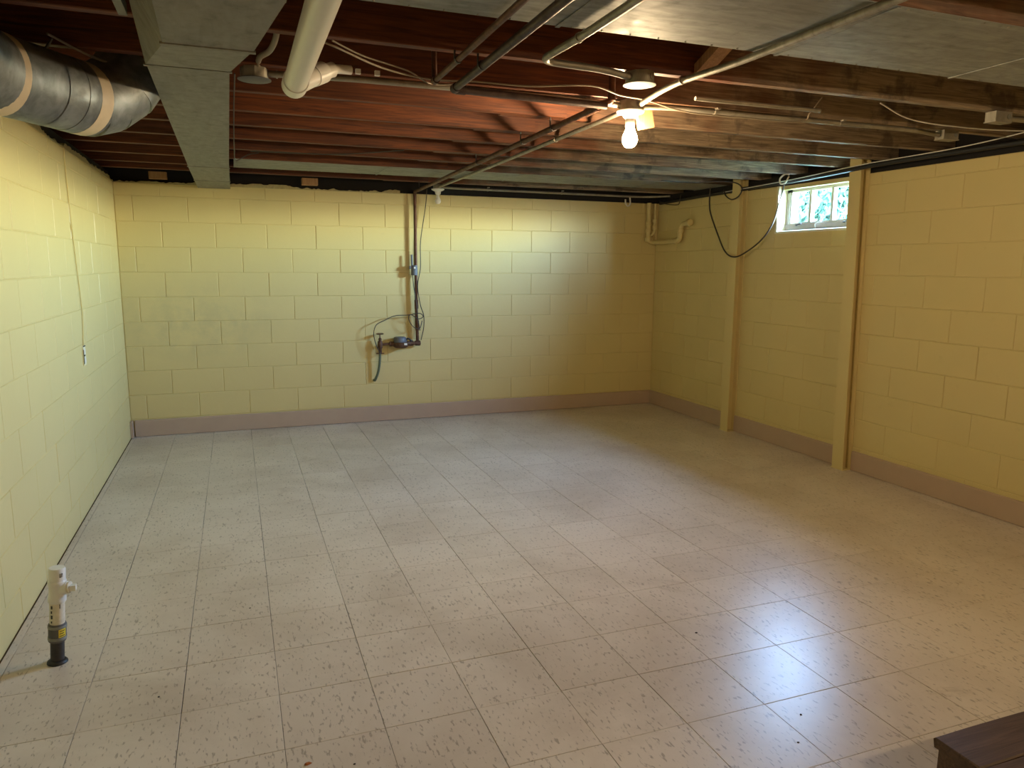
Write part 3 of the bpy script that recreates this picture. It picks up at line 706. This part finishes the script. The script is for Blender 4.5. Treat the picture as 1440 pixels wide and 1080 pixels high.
wire('meter_wire', [(2.075, -.085, .64), (2.04, -.09, .72), (2.02, -.09, .82), (2.045, -.09, .90), (2.12, -.085, .94), (2.22, -.08, .98), (2.34, -.08, .985), (2.44, -.1, 1.0), (2.475, -.1, .97), (2.43, -.1, .95), (2.36, -.1, .99), (2.34, -.1, .95), (2.38, -.1, .88), (2.44, -.1, .86), (2.47, -.08, .93)], .004, 'wiredark', 'dark wire looped around the riser and over to the shutoff valve')

# ------------------------------------------------------------------ painted pipes in the corner
t = thing('corner_pipes', (4.86, -.05, 1.68), 'yellow painted plumbing pipes in the back right corner', 'pipe')
MB().tube(rnd([(4.85, -.045, 2.075), (4.85, -.045, 1.70), (4.90, -.06, 1.68), (4.92, -.48, 1.688), (4.92, -.515, 1.70), (4.92, -.53, 1.82), (4.92, -.56, 1.845), (4.92, -.67, 1.85)], .03), .023, 14).build('pipe', 'paint_plain', t)
MB().tube(rnd([(4.918, -.05, 2.07), (4.918, -.05, 1.80), (4.90, -.05, 1.76), (4.86, -.045, 1.74)], .03), .016, 14).build('pipe', 'paint_plain', t)
for c, ax, r in (((4.85, -.045, 1.87), (0,0,1), .026), ((4.85, -.045, 1.80), (0,0,1), .026), ((4.918, -.05, 1.90), (0,0,1), .022), ((4.918, -.05, 1.83), (0,0,1), .022), ((4.92, -.665, 1.85), (0,1,0), .028), ((4.92, -.525, 1.78), (0,0,1), .026), ((4.85, -.045, 1.71), (0,0,1), .027), ((4.92, -.46, 1.687), (0,1,0), .026)):
    r += .005; MB().lathe([(r*.9, -.02), (r, -.016), (r, .016), (r*.9, .02)], 14, c, ax).build('pipe_fitting', 'paint_plain', t)
MB().box((4.935, -.03, 1.70), (4.967, -.002, 2.07)).build('pipe_batten', 'paint_plain', t)
o = MB().tube(spline([(4.56, -.07, 2.10), (4.565, -.07, 2.06), (4.59, -.07, 2.035), (4.615, -.07, 2.06), (4.61, -.07, 2.12)]), .008, 10).build('cable_hook', 'wirew'); tag(o, 'curved white hook under the ceiling at the back wall', 'hook')
wire('loose_wire', [(4.90, -.15, 2.09), (4.90, -.28, 2.05), (4.91, -.46, 2.03), (4.91, -.50, 2.05), (4.91, -.52, 2.12)], .004, 'wiredark', 'dark wire dipping below the ceiling above the corner pipes')

# ------------------------------------------------------------------ right wall: black cable, hanging loops
o = MB().tube(spline([(4.93, -.12, 2.07), (4.93, -1.0, 2.085), (4.93, -2.0, 2.095), (4.87, -2.72, 2.105), (4.87, -3.0, 2.112), (4.93, -3.9, 2.12), (4.93, -5.2, 2.12)]), .016, 10).build('black_cable', 'black'); tag(o, 'thick black cable along the top of the right wall above the window', 'cable')
wire('white_wire', [(4.90, -1.2, 2.082), (4.90, -2.0, 2.10), (4.865, -2.6, 2.118), (4.855, -2.9, 2.125), (4.88, -3.4, 2.135), (4.80, -3.85, 2.142), (4.6, -4.3, 2.143), (4.5, -4.6, 2.14)], .0032, 'wirew', 'white wire strung beside the black cable over the window')
o = MB().tube(spline([(4.91, -2.0, 2.145), (4.9, -1.965, 2.15), (4.885, -1.93, 2.12), (4.885, -1.94, 2.08), (4.90, -1.975, 2.085), (4.905, -2.005, 2.13)]), .0065, 10).build('cable_hook', 'wirew'); tag(o, 'white hook holding the cable above the window', 'hook')
wire('hanging_cable', [(4.90, -1.0, 2.14), (4.90, -1.0, 2.0), (4.90, -1.03, 1.90), (4.89, -1.16, 1.72), (4.865, -1.30, 1.58), (4.86, -1.42, 1.525), (4.865, -1.55, 1.545), (4.88, -1.75, 1.65), (4.89, -1.87, 1.78), (4.895, -1.93, 1.95), (4.9, -1.97, 2.09)], .0065, 'wiredark', 'long dark cable hanging in a loop across the far yellow post', 'cable')
wire('hanging_cable', [(4.2, -1.32, 2.138), (4.5, -1.30, 2.135), (4.7, -1.35, 2.15), (4.84, -1.42, 2.14), (4.86, -1.50, 2.09), (4.86, -1.47, 2.03), (4.86, -1.38, 2.005), (4.87, -1.28, 2.04), (4.9, -1.2, 2.10)], .0055, 'wiredark', 'small loop of dark cable around the top of the far yellow post', 'cable')

# ------------------------------------------------------------------ thin ceiling wires
wire('ceiling_wire', [(1.15, -4.17, 2.145), (1.22, -4.15, 2.13), (1.40, -3.98, 2.125), (1.6, -3.87, 2.13), (1.8, -3.84, 2.145), (2.0, -3.87, 2.14), (2.235, -3.95, 2.145), (2.40, -3.89, 2.135), (2.56, -3.83, 2.14), (2.80, -3.775, 2.12), (3.1, -3.77, 2.118), (3.42, -3.79, 2.12), (3.47, -3.80, 2.16), (3.55, -3.785, 2.24)], .0035, 'wire', 'tan wire strung along the lamp conduits under the joists')
wire('ceiling_wire', [(1.2, -4.165, 2.147), (1.32, -4.05, 2.14), (1.50, -3.92, 2.14), (1.62, -3.80, 2.13), (1.75, -3.77, 2.147)], .003, 'wire', 'short tan wire between the white drain pipe and the copper pipe')
wire('ceiling_wire', [(3.9, -3.80, 2.24), (4.1, -3.80, 2.18), (4.35, -3.86, 2.15), (4.7, -3.93, 2.142), (4.9, -4.1, 2.14)], .0035, 'wirew', 'white wire running from the joists to the right wall')
wire('flex_cable', [(.985, -3.72, 2.15), (.99, -3.80, 2.165), (1.02, -3.93, 2.16), (1.035, -4.06, 2.18), (1.03, -4.12, 2.24), (.98, -4.10, 2.30)], .010, 'wire', 'thick tan cable curving up from the junction box beside the flat duct', 'cable', n=12)
wire('ceiling_wire', [(.905, -3.6, 2.147), (.90, -3.0, 2.11), (.90, -2.3, 2.06), (.91, -1.9, 2.045), (.98, -1.75, 2.10), (1.05, -1.65, 2.13)], .003, 'wiredark', 'thin wire drooping along the right side of the flat duct')
wire('ceiling_wire', [(1.0, -1.63, 2.14), (1.5, -1.85, 2.12), (1.9, -2.02, 2.145)], .004, 'wiredark', 'dark wire strung between joists beside the flat duct')
wire('ceiling_wire', [(.35, -3.9, 2.147), (.45, -3.7, 2.135), (.6, -3.55, 2.13), (.64, -3.5, 2.147)], .004, 'wire', 'thin wire over the round duct')

# ------------------------------------------------------------------ outlets
t = thing('wall_outlet', (0, -1.745, .89), 'ivory outlet with a broken cover on the left wall', 'outlet')
MB().box((-.001, -1.785, .83), (.006, -1.712, .948)).build('cover_plate', 'ivory', t)
for zz in (.862, .912): MB().box((.005, -1.765, zz-.017), (.0085, -1.732, zz+.017)).build('socket', 'white', t)
MB().box((.0058, -1.786, .884), (.0075, -1.735, .893)).build('slot', 'black', t); MB().box((.0058, -1.786, .84), (.0075, -1.776, .925)).build('slot', 'black', t)
MB().box((.0058, -1.78, .940), (.0075, -1.715, .947)).build('slot', 'black', t)
wire('extension_cord', [(.007, -1.85, 2.07), (.006, -1.845, 1.95), (.006, -1.80, 1.60), (.006, -1.73, 1.25), (.006, -1.715, 1.12), (.005, -1.76, .95)], .0035, 'paint_plain', 'yellow painted cord running down the left wall to the ivory outlet', 'cord')
t = thing('wall_outlet', (4.61, 0, .88), 'small yellow painted outlet plate on the back wall near the corner', 'outlet')
MB().box((4.575, -.006, .825), (4.645, .001, .94)).build('cover_plate', 'paint_plain', t)
for zz in (.858, .907): MB().lathe([(.016, 0), (.015, .003)], 14, (4.61, -.005, zz), (0, -1, 0)).build('socket', 'paint_plain', t)

# ------------------------------------------------------------------ standpipe by the left wall
t = thing('standpipe', (.196, -3.835, 0), 'white plastic cleanout standpipe with black base beside the left wall', 'standpipe')
def sp(z): return Vector((.196+.026*z/.36, -3.835, z))
axp = (sp(1)-sp(0)).normalized()
def sl(name, prof, mat, par=None): return MB().lathe([(r, z) for r, z in prof], 24, (.196, -3.835, 0), axp).build(name, mat, par or t)
sl('floor_collar', [(.034, 0), (.033, .006), (.028, .011), (.024, .013)], 'black')
sl('lower_pipe', [(.0225, .0), (.0225, .09)], 'iron')
cpl = sl('rubber_coupling', [(.027, .084), (.029, .087), (.029, .148), (.027, .152)], 'rubber')
sl('coupling_clamp', [(.030, .092), (.0305, .093), (.0305, .102), (.030, .103)], 'galv', cpl); sl('coupling_clamp', [(.030, .136), (.0305, .137), (.0305, .145), (.030, .146)], 'galv', cpl)
wpi = sl('white_pipe', [(.0245, .148), (.0245, .25)], 'pvcd')
sl('tee_fitting', [(.027, .232), (.0295, .235), (.0295, .250), (.0265, .262), (.0265, .292), (.0295, .30), (.0295, .312), (.028, .314)], 'pvc')
tcp = sl('top_cap', [(.0275, .314), (.0275, .352), (.025, .36), (0, .361)], 'pvc')
q = sp(.279)
sbr = MB().tube([q, q+Vector((.036, -.008, .003))], .0235, 18).build('side_branch', 'pvc', t)
MB().tube([q+Vector((.034, -.0075, .003)), q+Vector((.044, -.01, .004))], .021, 18).build('plug_rim', 'pvcd', sbr)
MB().box(q+Vector((.042, -.022, -.008)), q+Vector((.062, 0, .012))).build('plug', 'pvc', sbr)
def patch(name, z0, z1, a0, a1, r, mat, par):
    vs = []; n = 6
    for i in range(n+1):
        a = a0+(a1-a0)*i/n
        for z in (z0, z1): c = sp(z); vs.append((c.x+r*math.cos(a), c.y+r*math.sin(a), z))
    MB().add(vs, [(2*i, 2*i+2, 2*i+3, 2*i+1) for i in range(n)]).build(name, mat, par)
patch('yellow_sticker', .104, .134, -1.25, -.35, .0297, 'yellow', cpl)
for k in range(3): patch('sticker_print', .108+.009*k, .111+.009*k, -1.15, -.5-.12*(k % 2), .0300, 'iron', cpl)
for a0, a1, z0, z1 in ((-1.1, -1.03, .328, .343), (-1.03, -.92, .328, .331), (-.98, -.92, .328, .343), (-.86, -.80, .328, .343), (-.80, -.7, .338, .342), (-.74, -.7, .328, .342)): patch('printed_mark', z0, z1, a0, a1, .0278, 'dirt', tcp)
for k, (z0, z1) in enumerate(((.160, .168), (.176, .190), (.196, .206), (.213, .225))): patch('printed_mark', z0, z1, -2.3, -2.05+.06*(k % 2), .0248, 'iron', wpi)
patch('printed_mark', .212, .228, -1.1, -.98, .0248, 'iron', wpi)

# ------------------------------------------------------------------ wooden platform
t = thing('wooden_platform', (3.3, -5.9, 0), 'low dark brown wooden platform with worn plank top on the tiles', 'platform')
x0, x1, y1 = 2.62, 4.2, -5.40
ys = [y1, y1-.14, y1-.285, y1-.43, y1-.575, y1-.72]
for a, b in zip(ys[:-1], ys[1:]):
    mb = MB(); n = 12; vs = []
    dz = random.uniform(-.001, .001)
    for i in range(n+1):
        x_ = x0+(x1-x0)*i/n; j = random.uniform(-.0015, .0015)
        e = .004
        vs += [(x_+(.006 if i == 0 else 0), b+.001, .118), (x_+(.006 if i == 0 else 0), a-.001+j, .118), (x_, a-.001+j, .146+dz), (x_+(e if i == 0 else 0), a-.001-e+j, .150+dz), (x_+(e if i == 0 else 0), b+.001+e, .150+dz), (x_, b+.001, .146+dz)]
    fs = [(i*6+k, (i+1)*6+k, (i+1)*6+(k+1) % 6, i*6+(k+1) % 6) for i in range(n) for k in range(6)]+[tuple(range(6)), tuple(range(n*6+5, n*6-1, -1))]
    mb.add(vs, fs).build('plank', 'oldwood', t)
MB().box((x0+.012, ys[-1]+.01, .0), (x0+.045, y1-.012, .118)).build('side_board', 'oldwood', t)
MB().box((x1-.045, ys[-1]+.01, .0), (x1-.012, y1-.012, .118)).build('side_board', 'oldwood', t)
MB().box((x0+.045, y1-.045, .0), (x1-.045, y1-.014, .118)).build('side_board', 'oldwood', t)
MB().box((x0+.045, ys[-1]+.012, .0), (x1-.045, ys[-1]+.045, .118)).build('side_board', 'oldwood', t)

# ------------------------------------------------------------------ crumbs on the floor
def crumb(c, s, mat, label, flat=.4):
    vs = []; n = 7
    for k in range(n):
        a = 6.283*k/n; r = s*random.uniform(.6, 1.2); vs.append((c[0]+r*math.cos(a), c[1]+r*math.sin(a)*.7, .0003))
    top = [(c[0]+(x-c[0])*.6, c[1]+(y-c[1])*.6, s*flat) for x, y, _ in vs]
    o = MB().add(vs+top, [tuple(range(n-1, -1, -1)), tuple(range(n, 2*n))]+[(k, (k+1) % n, n+(k+1) % n, n+k) for k in range(n)]).build('crumb', mat)
    tag(o, label, 'crumb', 'dark crumbs on the tiles' if mat == 'dirt' else None)
crumb((.996, -4.715, 0), .011, 'leafbit', 'orange brown scrap of dry leaf on the tiles')
for c, s in (((1.124, -4.762), .005), ((2.513, -4.439), .006), ((2.519, -5.014), .006), ((2.409, -5.125), .006), ((.86, -3.62), .005), ((.56, -4.2), .005)): crumb(c, s, 'dirt', 'tiny dark crumb lying on the vinyl tiles')
print('tiles', ntile)
